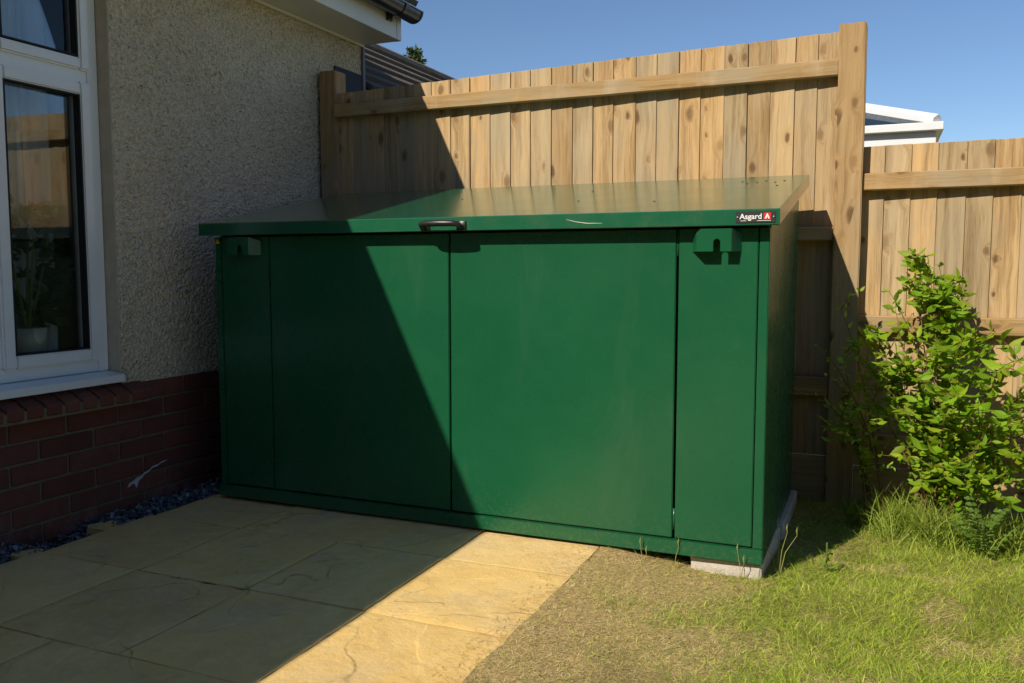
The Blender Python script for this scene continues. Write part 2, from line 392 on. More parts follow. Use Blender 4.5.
bm = bmesh.new(); box(bm, (-.29, -3.6, -.2), (-.066, 1.06, -.058)); tag(obj('gravel_bed', bm, m_gravelbed), kind='structure')
bm = bmesh.new()
for i in range(3200):
    y = random.uniform(-1.3, .5); x = random.uniform(-.275, -.075)
    hole = (-.72 < y < -.47)
    if hole and random.random() < .8: continue
    z = -.052 + random.uniform(0, .030)*(1 if not hole else .2) + .012*nz(x, y, 0, 6)
    r = random.uniform(.0045, .011); b = bmesh.new(); bmesh.ops.create_icosphere(b, subdivisions=1, radius=r)
    rot = Matrix.Rotation(random.uniform(0, 6), 4, Vector((random.random(), random.random(), random.random()+.1)).normalized())
    for v in b.verts: v.co = rot @ Vector((v.co.x*1.3, v.co.y*.9, v.co.z*.5)) * random.uniform(.8, 1.2) + Vector((x, y, z))
    merge(bm, b)
tag(obj('slate_gravel', bm, m_slate), 'blue grey slate chippings in the strip between brick wall and patio', 'gravel', kind='stuff')
# rough mortar lumps beside the patio edge
def lump(name, pts, z0, z1, m, lab, cat):
    b = bmesh.new(); prism(b, [(x, y, z0) for x, y in pts], (0, 0, z1-z0), .006)
    bmesh.ops.subdivide_edges(b, edges=b.edges[:], cuts=2)
    for v in b.verts: v.co += Vector((nz(*v.co, 30), nz(v.co.y, v.co.x, v.co.z, 30), nz(v.co.z, v.co.y, v.co.x, 30)))*.006
    return tag(obj(name, b, m), lab, cat)
lump('slab_offcut', [(-.20, -.485), (-.075, -.50), (-.07, -.41), (-.17, -.40)], -.07, -.018, m_stone, 'broken sandstone slab offcut lying in the gravel strip at the patio edge', 'stone')
lump('broken_paver', [(-.18, -.80), (-.08, -.82), (-.08, -.73), (-.16, -.72)], -.07, -.022, m_stone, 'small buff stone fragment nearest the window in the gravel strip', 'stone')

# ---------------------------------------------------------------- house
WX = -.28
house = empty('house', (WX, 0, -.1), 'cream roughcast house with red brick base, white window and white eaves at left', 'house')
bm = bmesh.new()
box(bm, (WX-.2, -.222, .462), (WX-.010, 1.525, 2.165))
ya = np.linspace(-.222, 1.525, 370); za = np.linspace(.462, 2.165, 360); gv = []
for y in ya:
    r = []
    for z in za:
        e = min(1, (y+.222)/.01, (1.525-y)/.01, (z-.462)/.006+.3)
        h = .6*nz(y, z, 1, 72) + .5*nz(y, z, 7, 125) + .5*max(0, nz(y, z, 3, 38))
        r.append(bm.verts.new((WX-.003+.0088*h*e, y, z)))
    gv.append(r)
for i in range(len(ya)-1):
    for k in range(len(za)-1): bm.faces.new((gv[i][k], gv[i+1][k], gv[i+1][k+1], gv[i][k+1]))
for i in range(len(ya)-1): bm.faces.new((gv[i][0], gv[i+1][0], bm.verts.new((WX-.010, ya[i+1], .462)), bm.verts.new((WX-.010, ya[i], .462))))
box(bm, (WX-.2, -7, .462), (WX, -2.4, 2.165)); box(bm, (WX-.2, -2.4, 2.12), (WX, -.222, 2.165))
obj('rendered_wall', bm, m_render, house)
bm = bmesh.new(); box(bm, (WX-.105, -.226, .50), (WX-.004, -.2215, 2.12)); obj('window_reveal', bm, m_smooth, house)
# end wall + body of the house, hidden from the camera
bm = bmesh.new(); box(bm, (-6, 1.32, -.1), (WX-.203, 1.522, 2.165)); box(bm, (-6, -7, -.1), (-5.8, 1.318, 2.165)); box(bm, (-5.798, -7, -.1), (WX-.203, -6.8, 2.165))
obj('end_wall', bm, m_render, house)
# brick plinth, brick by brick on a mortar core
bm = bmesh.new(); box(bm, (WX-.2, -7, -.12), (WX-.004, 1.525, .4595)); obj('mortar_core', bm, m_mortar, house)
bm = bmesh.new(); L, H = .2325, .0752
for c in range(8):
    z1 = .4585-c*H; z0 = z1-.0652
    y = -3.2 + (c % 2)*.5*L + .05
    while y < 1.52:
        y0, y1 = y+random.uniform(-.001, .001), min(y+L-.0105, 1.525)
        if y1-y0 > .04: box(bm, (WX-.06, y0, z0+random.uniform(-.001, .001)), (WX+.0045+random.uniform(-.001, .001), y1, z1+random.uniform(-.001, .001)), .0035)
        y += L
for v in bm.verts: v.co += Vector((.0012*nz(v.co.y, v.co.z, 1, 40), .0018*nz(v.co.z, v.co.y, 5, 50), .0018*nz(v.co.y, v.co.z, 9, 50)))
obj('brick_plinth', bm, m_brick, house)
# splash of white paint on the brick
b = bmesh.new()
pl = [(-.222, .052), (-.212, .068), (-.19, .073), (-.175, .082), (-.15, .086), (-.135, .094), (-.11, .100), (-.09, .111), (-.06, .113), (-.045, .120), (-.01, .121), (-.03, .116), (-.05, .114), (-.07, .106), (-.095, .103), (-.115, .091), (-.135, .087), (-.15, .074), (-.166, .068), (-.172, .052), (-.180, .040), (-.186, .058), (-.2, .062), (-.21, .055)]
prism(b, [(WX+.005, y, z) for y, z in pl], (.0016, 0, 0)); obj('paint_splash', b, m_limewash, house)
# sloping brick-on-edge sill
sill = empty('brick_sill', (0, 0, .46)); sill.parent = house; sill.matrix_parent_inverse = Matrix.Translation(-Vector(house.location))
def slope_box(bm, y0, y1, w):
    pts = [(WX-.07, y0, .500), (WX+.058, y0, .440), (WX+.058, y0, .400), (WX-.07, y0, .400)]
    prism(bm, pts, (0, y1-y0, 0), w)
bm = bmesh.new(); y = -.128
first = True
while y > -3:
    w = .10 if first else .066
    slope_box(bm, y-w+.002, y-.002, .005); y -= w+.009; first = False
sb = obj('sill_bricks', bm, m_brick, sill)
bm = bmesh.new(); prism(bm, [(WX-.08, -3, .488), (WX+.052, -3, .4275), (WX+.05, -3, .390), (WX-.08, -3, .390)], (0, 2.870, 0)); obj('sill_mortar', bm, m_mortar, sill)
# white window
win = empty('window', (WX-.06, -.3, .5)); win.parent = house; win.matrix_parent_inverse = Matrix.Translation(-Vector(house.location))
FX = WX-.062            # front plane of the outer frame
def ring(bm, y0, y1, z0, z1, w, x0, x1, bv):
    box(bm, (x0, y0, z0), (x1, y0+w, z1), bv, 2); box(bm, (x0, y1-w, z0), (x1, y1, z1), bv, 2)
    box(bm, (x0+.0012, y0+w-.004, z0+.0006), (x1-.0012, y1-w+.004, z0+w), bv, 2); box(bm, (x0+.0012, y0+w-.004, z1-w), (x1-.0012, y1-w+.004, z1-.0006), bv, 2)
bm = bmesh.new()
Y0, Y1, Z0, Z1 = -2.4, -.228, .518, 2.12
ring(bm, Y0, Y1, Z0, Z1, .052, FX-.07, FX, .004)
for ym in (-.70, -1.7): box(bm, (FX-.069, ym-.03, Z0+.05), (FX-.001, ym+.03, Z1-.05), .004, 2)
box(bm, (FX-.0685, Y0+.05, 1.605), (FX-.0015, Y1-.05, 1.662), .004, 2)
obj('frame', bm, m_pvc, win)
pn = [(-.672, -.276), (-1.672, -.728), (-2.35, -1.728)]
for ya, yb in pn:
    for za, zb in ((.566, 1.608), (1.659, 2.07)):
        bm = bmesh.new(); ring(bm, ya-.004, yb+.004, za-.004, zb+.004, .05 if za < 1 else .044, FX-.055, FX+.014, .007)
        s = obj('sash', bm, m_pvc, win)
        bm = bmesh.new(); box(bm, (FX-.03, ya+.03, za+.03), (FX-.022, yb-.03, zb-.03)); obj('pane', bm, m_glass, s)
        bm = bmesh.new(); ring(bm, ya+.0435, yb-.0435, za+.0435, zb-.0435, .0065, FX-.021, FX+.0095, 0); obj('glazing_seal', bm, m_seal, s)
bm = bmesh.new(); prism(bm, [(FX-.07, Y0-.01, .5175), (FX+.012, Y0-.01, .5165), (WX+.030, Y0-.01, .506), (WX+.030, Y0-.01, .478), (WX+.022, Y0-.01, .478), (WX+.018, Y0-.01, .492), (FX-.07, Y0-.01, .496)], (0, Y1-Y0+.004, 0), .0015)
obj('window_sill', bm, m_pvc, win)
# room behind the glass
bm = bmesh.new()
box(bm, (-4.1, -3.5, .1), (-4.0, 1.2, 2.15)); box(bm, (-3.998, 1.15, .1), (WX-.205, 1.25, 2.15)); box(bm, (-3.998, -3.6, .1), (WX-.205, -3.5, 2.15)); box(bm, (-3.998, -3.498, 2.142), (WX-.205, 1.148, 2.16))
obj('room_wall', bm, m_plaster, house)
bm = bmesh.new(); box(bm, (-3.998, -3.498, -.05), (WX-.205, 1.148, .1)); obj('room_floor', bm, m_floor, house)
bm = bmesh.new(); box(bm, (WX-.42, -2.4, .55), (WX-.134, -.24, .575), .004); obj('window_board', bm, m_pvc, house)
# eaves
bm = bmesh.new(); box(bm, (WX-.1, -7, 2.166), (-.052, 1.526, 2.178)); obj('soffit', bm, m_fascia, house)
bm = bmesh.new(); box(bm, (WX+.001, -7, 2.150), (WX+.014, 1.525, 2.1655), .002); obj('soffit_trim', bm, m_fascia, house)
bm = bmesh.new(); box(bm, (-.0515, -7, 2.164), (-.036, 1.50, 2.30), .002); box(bm, (-.075, 1.488, 2.1625), (-.033, 1.534, 2.30), .002); box(bm, (WX-.1, 1.527, 2.164), (-.0755, 1.533, 2.30)); obj('fascia', bm, m_fascia, house)
def half_pipe(bm, cx, cz, r, y0, y1, th=.003, n=14):
    for rr, fl in ((r, 1), (r-th, -1)):
        a = [[bm.verts.new((cx-rr*math.cos(math.pi*k/n), y, cz-rr*math.sin(math.pi*k/n))) for k in range(n+1)] for y in (y0, y1)]
        for k in range(n): bm.faces.new((a[0][k], a[0][k+1], a[1][k+1], a[1][k])[::fl])
bm = bmesh.new(); gx, gz, gr = .028, 2.312, .056
half_pipe(bm, gx, gz, gr, -7, 1.56)
tube(bm, [(gx+gr, -7, gz), (gx+gr, 1.56, gz)], .005, 8); tube(bm, [(gx-gr, -7, gz), (gx-gr, 1.56, gz)], .004, 8)
cap = [(gx-(gr+.004)*math.cos(math.pi*k/14), 1.552, gz+.004-(gr+.004)*math.sin(math.pi*k/14)) for k in range(15)]
prism(bm, cap, (0, .016, 0))
g = obj('gutter', bm, m_gutter, house, True)
for yb in (1.40, .4, -.6, -1.6):
    bm = bmesh.new(); half_pipe(bm, gx, gz+.002, gr+.006, yb-.02, yb+.02, .005); box(bm, (-.0355, yb-.022, gz-.075), (-.02, yb+.022, gz), .002); obj('gutter_bracket', bm, m_gutter, g)
def tiled_roof(bm, ex, ez, rx, rz, y0, y1, cs, th, tw):
    d = Vector((rx-ex, 0, rz-ez)); Ln = d.length; d.normalize(); nrm = Vector((-d.z, 0, d.x)) if d.x > 0 else Vector((d.z, 0, -d.x))
    if nrm.z < 0: nrm = -nrm
    k = 0; s = 0
    while s < Ln:
        e = min(s+cs*1.12, Ln); y = y0 - (k % 2)*tw*.5
        while y < y1:
            a, b = max(y, y0)+.002, min(y+tw, y1)-.002
            if b-a > .03:
                p0 = Vector((ex, 0, ez))+d*s; p1 = Vector((ex, 0, ez))+d*e; j = random.uniform(0, .004)
                pts = [p0+nrm*(th+j), p1+nrm*(.004), p1, p0+nrm*(.002+j)]
                prism(bm, [(p.x, a, p.z) for p in pts], (0, b-a, 0))
            y += tw
        s += cs; k += 1
bm = bmesh.new(); tiled_roof(bm, .035, 2.345, -3.2, 4.5, -6.9, 1.575, .30, .034, .30); hr = obj('roof', bm, m_tile, house)
bm = bmesh.new(); prism(bm, [(.0, -7, 2.30), (-3.2, -7, 4.47), (-6.4, -7, 2.30)], (0, 8.55, 0)); obj('roof_void', bm, m_mortar, house)
# dark window panel near the far corner
bm = bmesh.new(); box(bm, (WX-.02, 1.245, 1.2), (WX+.006, 1.508, 1.995), .003); sw = obj('side_panel', bm, m_dkpanel, house)
bm = bmesh.new(); box(bm, (WX-.004, 1.511, .0), (WX+.012, 1.535, 2.15), .003); obj('corner_trim', bm, plain('grey_corner_bead', (.16, .175, .20), .6, .3), house)

# curtain and plant seen through the glass
def curtain(y0, y1, x, lab):
    bm = bmesh.new(); n = 160; a = []
    for i in range(n+1):
        y = y0+(y1-y0)*i/n; dx = .036*math.sin(i*.55+1.3*math.sin(i*.11)) + .014*math.sin(i*.31)
        a.append([bm.verts.new((x+dx*(1+.2*k), y+.004*k*math.sin(i*.4), z)) for k, z in enumerate((2.08, 1.5, 1.0, .56))])
    for u, v in zip(a, a[1:]):
        for k in range(3): bm.faces.new((u[k], v[k], v[k+1], u[k+1]))
    return tag(obj('curtain', bm, m_curtain, None, True), lab, 'curtain')
curtain(-1.65, -.245, -.56, 'pale sheer curtain hanging in folds behind the white window')

# ---------------------------------------------------------------- leaf and blade geometry (numpy)
def leaf_mesh(name, L, mat, parent=None):
    """L: list of (pos, dir, side, length, width, color, droop)"""
    V, F, Cc = [], [], []
    for (p, d, sd, ln, w, col, dr) in L:
        n = d.cross(sd).normalized(); i = len(V)
        prof = [(0, .10), (.22, .72), (.48, 1.0), (.75, .6), (1., .0)]
        for k, (t, ww) in enumerate(prof):
            c = p + d*(ln*t) - n*(dr*ln*t*t)
            if k == 4: V += [tuple(c)]; Cc += [col]
            else:
                V += [tuple(c+sd*(w*.5*ww)+n*(w*.18*ww)), tuple(c), tuple(c-sd*(w*.5*ww)+n*(w*.18*ww))]; Cc += [col]*3
        for k in range(3):
            a = i+3*k; F += [(a, a+1, a+4, a+3), (a+1, a+2, a+5, a+4)]
        a = i+9; F += [(a, a+1, a+3), (a+1, a+2, a+3)]
    me = bpy.data.meshes.new(name); me.from_pydata(V, [], F); me.update()
    at = me.color_attributes.new('col', 'FLOAT_COLOR', 'POINT')
    at.data.foreach_set('color', np.c_[np.array(Cc), np.ones(len(Cc))].astype(np.float32).ravel())
    me.polygons.foreach_set('use_smooth', [True]*len(me.polygons))
    return link_mesh(name, me, mat, parent)
def rv(): 
    v = Vector((random.gauss(0, 1), random.gauss(0, 1), random.gauss(0, 1))); return v.normalized()
def blades(name, P, ang, ln, wd, lean, curl, col, mat):
    n = len(P); h = np.stack([np.cos(ang), np.sin(ang), np.zeros(n)], 1); s = np.stack([-np.sin(ang), np.cos(ang), np.zeros(n)], 1)
    tw = rng.uniform(0, 6.28, n); s = np.stack([np.cos(tw), np.sin(tw), np.zeros(n)], 1)
    z = np.array([0, 0, 1.])
    def at(t):
        a = np.minimum(lean + curl*t, 1.56); return P + (h*np.sin(a)[:, None] + z*np.cos(a)[:, None])*(ln*t)[:, None]
    m1 = at(.55); tip = at(1.); w = wd[:, None]*.5
    V = np.stack([P-s*w, P+s*w, m1-s*w*.8, m1+s*w*.8, tip], 1).reshape(-1, 3)
    i = np.arange(n)[:, None]*5
    me = bpy.data.meshes.new(name); me.vertices.add(5*n); me.vertices.foreach_set('co', V.astype(np.float32).ravel())
    q = i+np.array([0, 1, 3, 2]); t = i+np.array([2, 3, 4])
    lv = np.concatenate([q, t], 1).ravel(); me.loops.add(len(lv)); me.loops.foreach_set('vertex_index', lv.astype(np.int32))
    st = (np.arange(n)[:, None]*7+np.array([0, 4])).ravel(); me.polygons.add(2*n); me.polygons.foreach_set('loop_start', st.astype(np.int32))
    me.update(calc_edges=True); me.validate()
    ca = me.color_attributes.new('col', 'FLOAT_COLOR', 'POINT'); cc = np.repeat(np.c_[col, np.ones(n)], 5, 0)
    ca.data.foreach_set('color', cc.astype(np.float32).ravel())
    return link_mesh(name, me, mat)

plant = empty('potted_plant', (-.435, -.50, .575), 'dark leafy houseplant in a white pot on the window board', 'plant')
bm = bmesh.new(); prof = [(.0, .576), (.052, .576), (.066, .655), (.070, .70), (.062, .70), (.056, .68), (0, .68)]
rings = [[bm.verts.new((-.435+r*math.cos(a), -.50+r*math.sin(a), z)) for a in np.linspace(0, 2*math.pi, 20, endpoint=False)] for r, z in prof[1:-1]]
for u, v in zip(rings, rings[1:]):
    for k in range(20): bm.faces.new((u[k], u[(k+1) % 20], v[(k+1) % 20], v[k]))
bm.faces.new(rings[0]); bm.faces.new(rings[-1]); obj('pot', bm, m_pot, plant, True)
L = []
for i in range(240):
    a = random.uniform(0, 6.28); h = random.uniform(.05, .48); r = (.05+.14*math.sin(min(1, h/.4)*2.6))*random.random()**.5
    p = Vector((-.435+r*.6*math.cos(a), -.50+r*math.sin(a), .68+h)); d = (Vector((math.cos(a)*.6, math.sin(a), random.uniform(-.6, .6)))).normalized()
    d.x *= .5; d.y *= .8; d.normalize(); p.x = min(p.x, -.44); p.y = max(p.y, -.56)
    if (p+d*.1).x > -.372: d.x = -abs(d.x)
    L.append((p, d, d.cross(rv()).normalized(), random.uniform(.05, .10), random.uniform(.025, .045), tuple(np.array((.035, .06, .018))*random.uniform(.6, 1.5)), .3))
leaf_mesh('foliage', L, m_leaf, plant)
bm = bmesh.new()
for k in range(5):
    a = k*1.3; tube(bm, [(-.435, -.50, .67), (-.435+.03*math.cos(a), -.50+.05*math.sin(a), .85), (-.435+.05*math.cos(a), -.50+.10*math.sin(a), 1.05)], [.006, .005, .003], 6)
obj('stem', bm, m_gstem, plant)

# ---------------------------------------------------------------- bike storage shed
SW, SH, LT, OV, LB, LY, LZ = 2.13, 1.043, .049, .054, .033, .971, 1.29
shed = empty('storage_shed', (0, 0, 0), 'dark green metal bike storage shed with a sloping lid in the corner of the garden', 'shed')
slope = (LZ-LT-SH)/(LY+OV); zt = lambda y: SH+slope*(y+OV)
bm = bmesh.new(); BY = .925
for xa, xb in ((0, .012), (SW-.012, SW)):
    prism(bm, [(xa, .031, .0), (xa, BY, .0), (xa, BY, zt(BY)-.002), (xa, .031, zt(.031)-.002)], (xb-xa, 0, 0), .001)
box(bm, (.013, BY-.012, .01), (SW-.013, BY-.001, zt(BY)-.004)); box(bm, (.013, .05, .004), (SW-.013, BY-.013, .02))
obj('side_panel', bm, m_green, shed)
bm = bmesh.new(); box(bm, (.02, .034, .021), (SW-.02, .038, SH-.002)); obj('gap_shade_backing', bm, m_inshade, shed)  # near-black sheet standing in for the shade seen through the door gaps
bm = bmesh.new(); box(bm, (-.002, -.013, -.0005), (SW+.002, .030, .0455), .0022, 2); obj('plinth', bm, m_green, shed)
def front(name, x0, x1, z0=.050, z1=SH-.004, y=0., parent=shed, bv=.0024):
    bm = bmesh.new(); box(bm, (x0, y, z0), (x1, y+.03, z1), bv, 2); return obj(name, bm, m_green, parent)
front('corner_post', 0, .030, .0462); front('corner_post', 2.1, SW, .0462)
front('fixed_panel', .0335, .2635); front('fixed_panel', 1.8555, 2.0965)
dl = front('door', .2685, 1.0435); dr = front('door', 1.0505, 1.8465)
for x, par in ((.266, dl), (1.851, dr)):
    for z0, z1 in ((.955, SH-.004), (.075, .145)):
        bm = bmesh.new(); cyl(bm, (x, .008, z0), (x, .008, z1), .0042, 10); obj('hinge', bm, m_green, par, True)
# lid: folded tray
bm = bmesh.new(); x0, x1 = -LB, SW+LB
prism(bm, [(x0, -OV, SH), (x0, LY, LZ-LT), (x0, LY, LZ), (x0, -OV, SH+LT)], (x1-x0, 0, 0), .003)
lid = obj('lid', bm, m_lid, shed)
m_rivet = plain('dark_rivet', (.03, .05, .035), .5)
for px, py in ((1.96, .70), (1.99, .74), (2.02, .78), (2.06, .72), (2.09, .76), (1.93, .78), (1.42, .30), (1.37, .62), (1.72, .22), (.85, .5), (2.08, .60)):
    bm = bmesh.new(); z = SH+LT+slope*(py+OV); cyl(bm, (px, py, z-.001), (px, py, z+.0016), .0042, 10); obj('rivet', bm, m_rivet, lid)
bm = bmesh.new(); tube(bm, [(1.50, -OV-.0004, 1.074), (1.53, -OV-.0006, 1.066), (1.57, -OV-.0006, 1.060), (1.62, -OV-.0004, 1.0595)], [.0006, .0013, .0017, .0006], 6); obj('scratch', bm, m_chip, lid)
bm = bmesh.new()
pth = [(.984, -OV+.002, 1.053), (.981, -.072, 1.058), (.985, -.087, 1.066), (1.0, -.092, 1.069), (1.05, -.094, 1.0695), (1.10, -.092, 1.069), (1.115, -.087, 1.066), (1.119, -.072, 1.058), (1.116, -OV+.002, 1.053)]
tube(bm, pth, [.0095, .009, .0095, .0105, .011, .0105, .0095, .009, .0095], 12)
for xx in (.984, 1.116): box(bm, (xx-.017, -OV-.006, SH+.003), (xx+.017, -OV-.0004, 1.078), .002)
for v in bm.verts:
    v.co.x = 1.052+(v.co.x-1.05)*1.06
obj('handle', bm, m_black, lid, True)
# badge
badge = empty('badge', (2.0935, -OV, 1.068)); badge.parent = lid; badge.matrix_parent_inverse = Matrix.Identity(4)
bm = bmesh.new(); box(bm, (2.036, -OV-.0022, 1.0515), (2.151, -OV-.0003, 1.0850), .0008); bp = obj('badge_plate', bm, m_badge, None); bp.parent = lid
badge_children = []
def text_mesh(name, s, size, loc, mat, bold=0., xs=1.):
    cu = bpy.data.curves.new(name, 'FONT'); cu.body = s; cu.size = size; cu.extrude = .0004; cu.offset = bold; cu.space_character = 1.0
    t = bpy.data.objects.new(name, cu); C.objects.link(t)
    dg = bpy.context.evaluated_depsgraph_get(); me = bpy.data.meshes.new_from_object(t.evaluated_get(dg)); bpy.data.objects.remove(t); bpy.data.curves.remove(cu)
    me.transform(Matrix.Translation(loc) @ Matrix.Rotation(rad(90), 4, 'X') @ Matrix.Scale(xs, 4, (1, 0, 0)))
    o = link_mesh(name, me, mat); return o
bpy.data.objects.remove(badge)
t = text_mesh('badge_lettering', 'Asgard', .0225, (2.0475, -OV-.0027, 1.0628), m_white, .00028, 1.02); t.parent = bp
bm = bmesh.new(); box(bm, (2.1165, -OV-.0034, 1.0605), (2.1375, -OV-.0021, 1.0805), .0003); o = obj('badge_emblem', bm, m_red); o.parent = bp
bm = bmesh.new()
q = -OV-.0035
prism(bm, [(2.1195, q, 1.063), (2.1265, q, 1.0785), (2.1278, q, 1.0785), (2.1348, q, 1.063), (2.1303, q, 1.063), (2.1272, q, 1.0705), (2.1245, q, 1.063)], (0, -.0006, 0))
o = obj('badge_mark', bm, m_white); o.parent = bp
for xa, xb in ((2.050, 2.0665), (2.098, 2.1375)):
    bm = bmesh.new(); box(bm, (xa, -OV-.0026, 1.0570), (xb, -OV-.0021, 1.0582)); o = obj('badge_line', bm, m_white); o.parent = bp
for xx in (2.0415, 2.1455):
    bm = bmesh.new(); cyl(bm, (xx, -OV-.0020, 1.0685), (xx, -OV-.0045, 1.0685), .0023, 12); o = obj('screw', bm, m_steel, None, True); o.parent = bp
# padlock brackets: bent plate with a keyhole slot
def bracket(x):
    bm = bmesh.new(); w, h, p = .105, .069, .044; zb, t = .968, .003
    xs_, xe = x, x+w; sc = x+w*.585; sr = .0105
    out = [(xs_, zb), (sc-sr, zb), (sc-sr, zb+.028)] + [(sc-sr*math.cos(math.pi*k/8), zb+.028+sr*math.sin(math.pi*k/8)) for k in range(1, 8)] + [(sc+sr, zb+.028), (sc+sr, zb), (xe, zb), (xe, zb+h), (xs_+.012, zb+h), (xs_, zb+h-.012)]
    prism(bm, [(a, -p, b) for a, b in out], (0, t, 0))
    for a, b, top in ((xs_, xs_-.020, h-.012), (xe, xe+.024, h)):
        s = 1 if b > a else -1
        pts = [(a, -p, zb), (b, -.0005, zb), (b-s*t, -.0005, zb), (a-s*t, -p+t, zb)]
        b2 = bmesh.new(); vs = [b2.verts.new(q) for q in pts]; f = b2.faces.new(vs); r = bmesh.ops.extrude_face_region(b2, geom=[f])
        for g in r['geom']:
            if isinstance(g, bmesh.types.BMVert): g.co.z = zb + (top if abs(g.co.x-a) < .006 else top-.014)
        bmesh.ops.recalc_face_normals(b2, faces=b2.faces[:]); merge(bm, b2)
    return obj('lock_bracket', bm, m_green, shed)
bracket(1.918); bracket(.098)
bm = bmesh.new(); prism(bm, [(.004, -.0005, 1.014), (.026, -.0005, 1.014), (.015, -.0005, 1.036)], (0, -.0008, 0)); ys_ = obj('warning_sticker', bm, m_yellow, shed)

# blocks under the right end
tag(lump('concrete_block', [(1.906, .012), (2.128, .006), (2.140, .44), (1.91, .44)], -.10, -.002, m_conc, 'pale concrete block under the front right corner of the green shed', 'block'), group=None)
tag(lump('paving_slab', [(1.60, .47), (2.146, .47), (2.150, 1.0), (1.60, 1.0)], -.10, -.003, m_conc, 'long pale concrete slab under the rear right side of the green shed', 'slab'), group=None)

# ---------------------------------------------------------------- fences
def feather_boards(bm, x0, x1, zb, ztop, yb, pitch):
    x = x0
    while x < x1-.01:
        w = pitch*random.uniform(.9, 1.1); xe = min(x+w, x1)
        if x1-xe < .03: xe = x1
        jit = random.uniform(-.0018, .0018); dy = random.uniform(-.0015, .0015)
        tilt = random.uniform(-.002, .002)
        pts = [(x-.012, yb, zb), (xe, yb, zb), (xe, yb-.017+dy, zb), (x-.012, yb-.010+dy, zb)]
        b = bmesh.new(); vs = [b.verts.new(p) for p in pts]; f = b.faces.new(vs); r = bmesh.ops.extrude_face_region(b, geom=[f])
        for g in r['geom']:
            if isinstance(g, bmesh.types.BMVert): g.co.x += tilt; g.co.z = ztop(g.co.x)+jit
        bmesh.ops.recalc_face_normals(b, faces=b.faces[:]); bev(b, .0012); merge(bm, b)
        x = xe
def rail(parent, x0, x1, za, zb, h, yf=1.068, yb=1.105):
    bm = bmesh.new(); n = 14; prev = []
    b = bmesh.new(); bmesh.ops.create_cube(b, size=1)
    bmesh.ops.subdivide_edges(b, edges=[e for e in b.edges if abs(e.verts[0].co.x-e.verts[1].co.x) > .5], cuts=14)
    for v in b.verts:
        t = v.co.x+.5; z = za+(zb-za)*t
        v.co = Vector((x0+(x1-x0)*t, yf+(yb-yf)*(v.co.y+.5), z+h*(v.co.z+.5) + .002*nz(t*6, z*9, 0)))
    bm2 = b
    bmesh.ops.bevel(bm2, geom=[e for e in bm2.edges if abs(e.verts[0].co.x-e.verts[1].co.x) > .02], offset=.004, segments=1, affect='EDGES')
    bm.free(); return obj('rail', bm2, m_rail, parent)
tall = empty('tall_fence', (1.05, 1.12, -.08), 'tall close-boarded timber fence panel directly behind the green shed', 'fence')
bm = bmesh.new(); feather_boards(bm, -.175, 2.262, .13, lambda x: 1.818+.024*x, 1.127, .098); obj('board_panel', bm, m_board, tall)
rail(tall, -.1625, 2.2525, 1.686, 1.690, .066); rail(tall, -.1625, 2.2525, 1.03, 1.030, .055); rail(tall, -.1625, 2.2525, .385, .385, .08)
bm = bmesh.new(); box(bm, (-.12, 1.090, -.12), (2.2525, 1.116, .127), .003); obj('gravel_board', bm, m_rail, tall)
low = empty('low_fence', (3.5, 1.12, -.08), 'lower close-boarded timber fence panel right of the thick post, behind the shrub', 'fence')
bm = bmesh.new(); feather_boards(bm, 2.335, 6.4, .10, lambda x: 1.408+.008*(x-2.4), 1.127, .099); obj('board_panel', bm, m_board, low)
rail(low, 2.3595, 6.4, 1.228, 1.238, .068); rail(low, 2.3595, 6.4, .658, .650, .068); rail(low, 2.3595, 6.4, .17, .17, .07)
bm = bmesh.new(); box(bm, (2.3595, 1.090, -.12), (6.4, 1.116, .097), .003); obj('gravel_board', bm, m_rail, low)
def post(x0, x1, y0, y1, z, lab):
    bm = bmesh.new(); b = bmesh.new(); bmesh.ops.create_cube(b, size=1)
    bmesh.ops.subdivide_edges(b, edges=[e for e in b.edges if abs(e.verts[0].co.z-e.verts[1].co.z) > .5], cuts=20)
    for v in b.verts:
        zz = -.3+(z+.3)*(v.co.z+.5)
        v.co = Vector((x0+(x1-x0)*(v.co.x+.5)+.003*nz(zz*3, x0), y0+(y1-y0)*(v.co.y+.5)+.002*nz(zz*3, x0, 5), zz))
    es = [e for e in b.edges if abs(e.verts[0].co.z-e.verts[1].co.z) > .05 or min(e.verts[0].co.z, e.verts[1].co.z) > z-.01]
    bmesh.ops.bevel(b, geom=es, offset=.004, segments=2, affect='EDGES'); bm.free()
    return tag(obj('fence_post', b, m_post), lab, 'post')
post(2.2545, 2.3575, 1.045, 1.145, 1.885, 'thick weathered timber post between the tall and the lower fence')
post(-.262, -.164, 1.085, 1.185, 1.928, 'shaded timber post standing against the house wall at the left end of the tall fence')

# ---------------------------------------------------------------- beyond the fence
gar = empty('garage', (-1.5, 6, -.1), 'low building with a dark tiled roof beyond the fence, past the house corner', 'building')
bm = bmesh.new(); tiled_roof(bm, .12, 1.625, -1.5, 2.74, 1.75, 13, .2, .030, .30); obj('roof', bm, m_tile, gar)
bm = bmesh.new(); tube(bm, [(-1.5, 1.75, 2.725), (-1.5, 13, 2.725)], .055, 10); obj('ridge_tiles', bm, m_ridge, gar)
bm = bmesh.new(); prism(bm, [(-.2, 2.35, -.1), (-.2, 2.35, 1.78), (-1.5, 2.35, 2.69), (-2.8, 2.35, 1.78), (-2.8, 2.35, -.1)], (0, 10.6, 0)); obj('wall', bm, m_brick, gar)
bm = bmesh.new(); tiled_roof(bm, -2.85, 1.815, -1.5, 2.74, 2.3, 13, .17, .030, .30); obj('roof', bm, m_tile, gar)

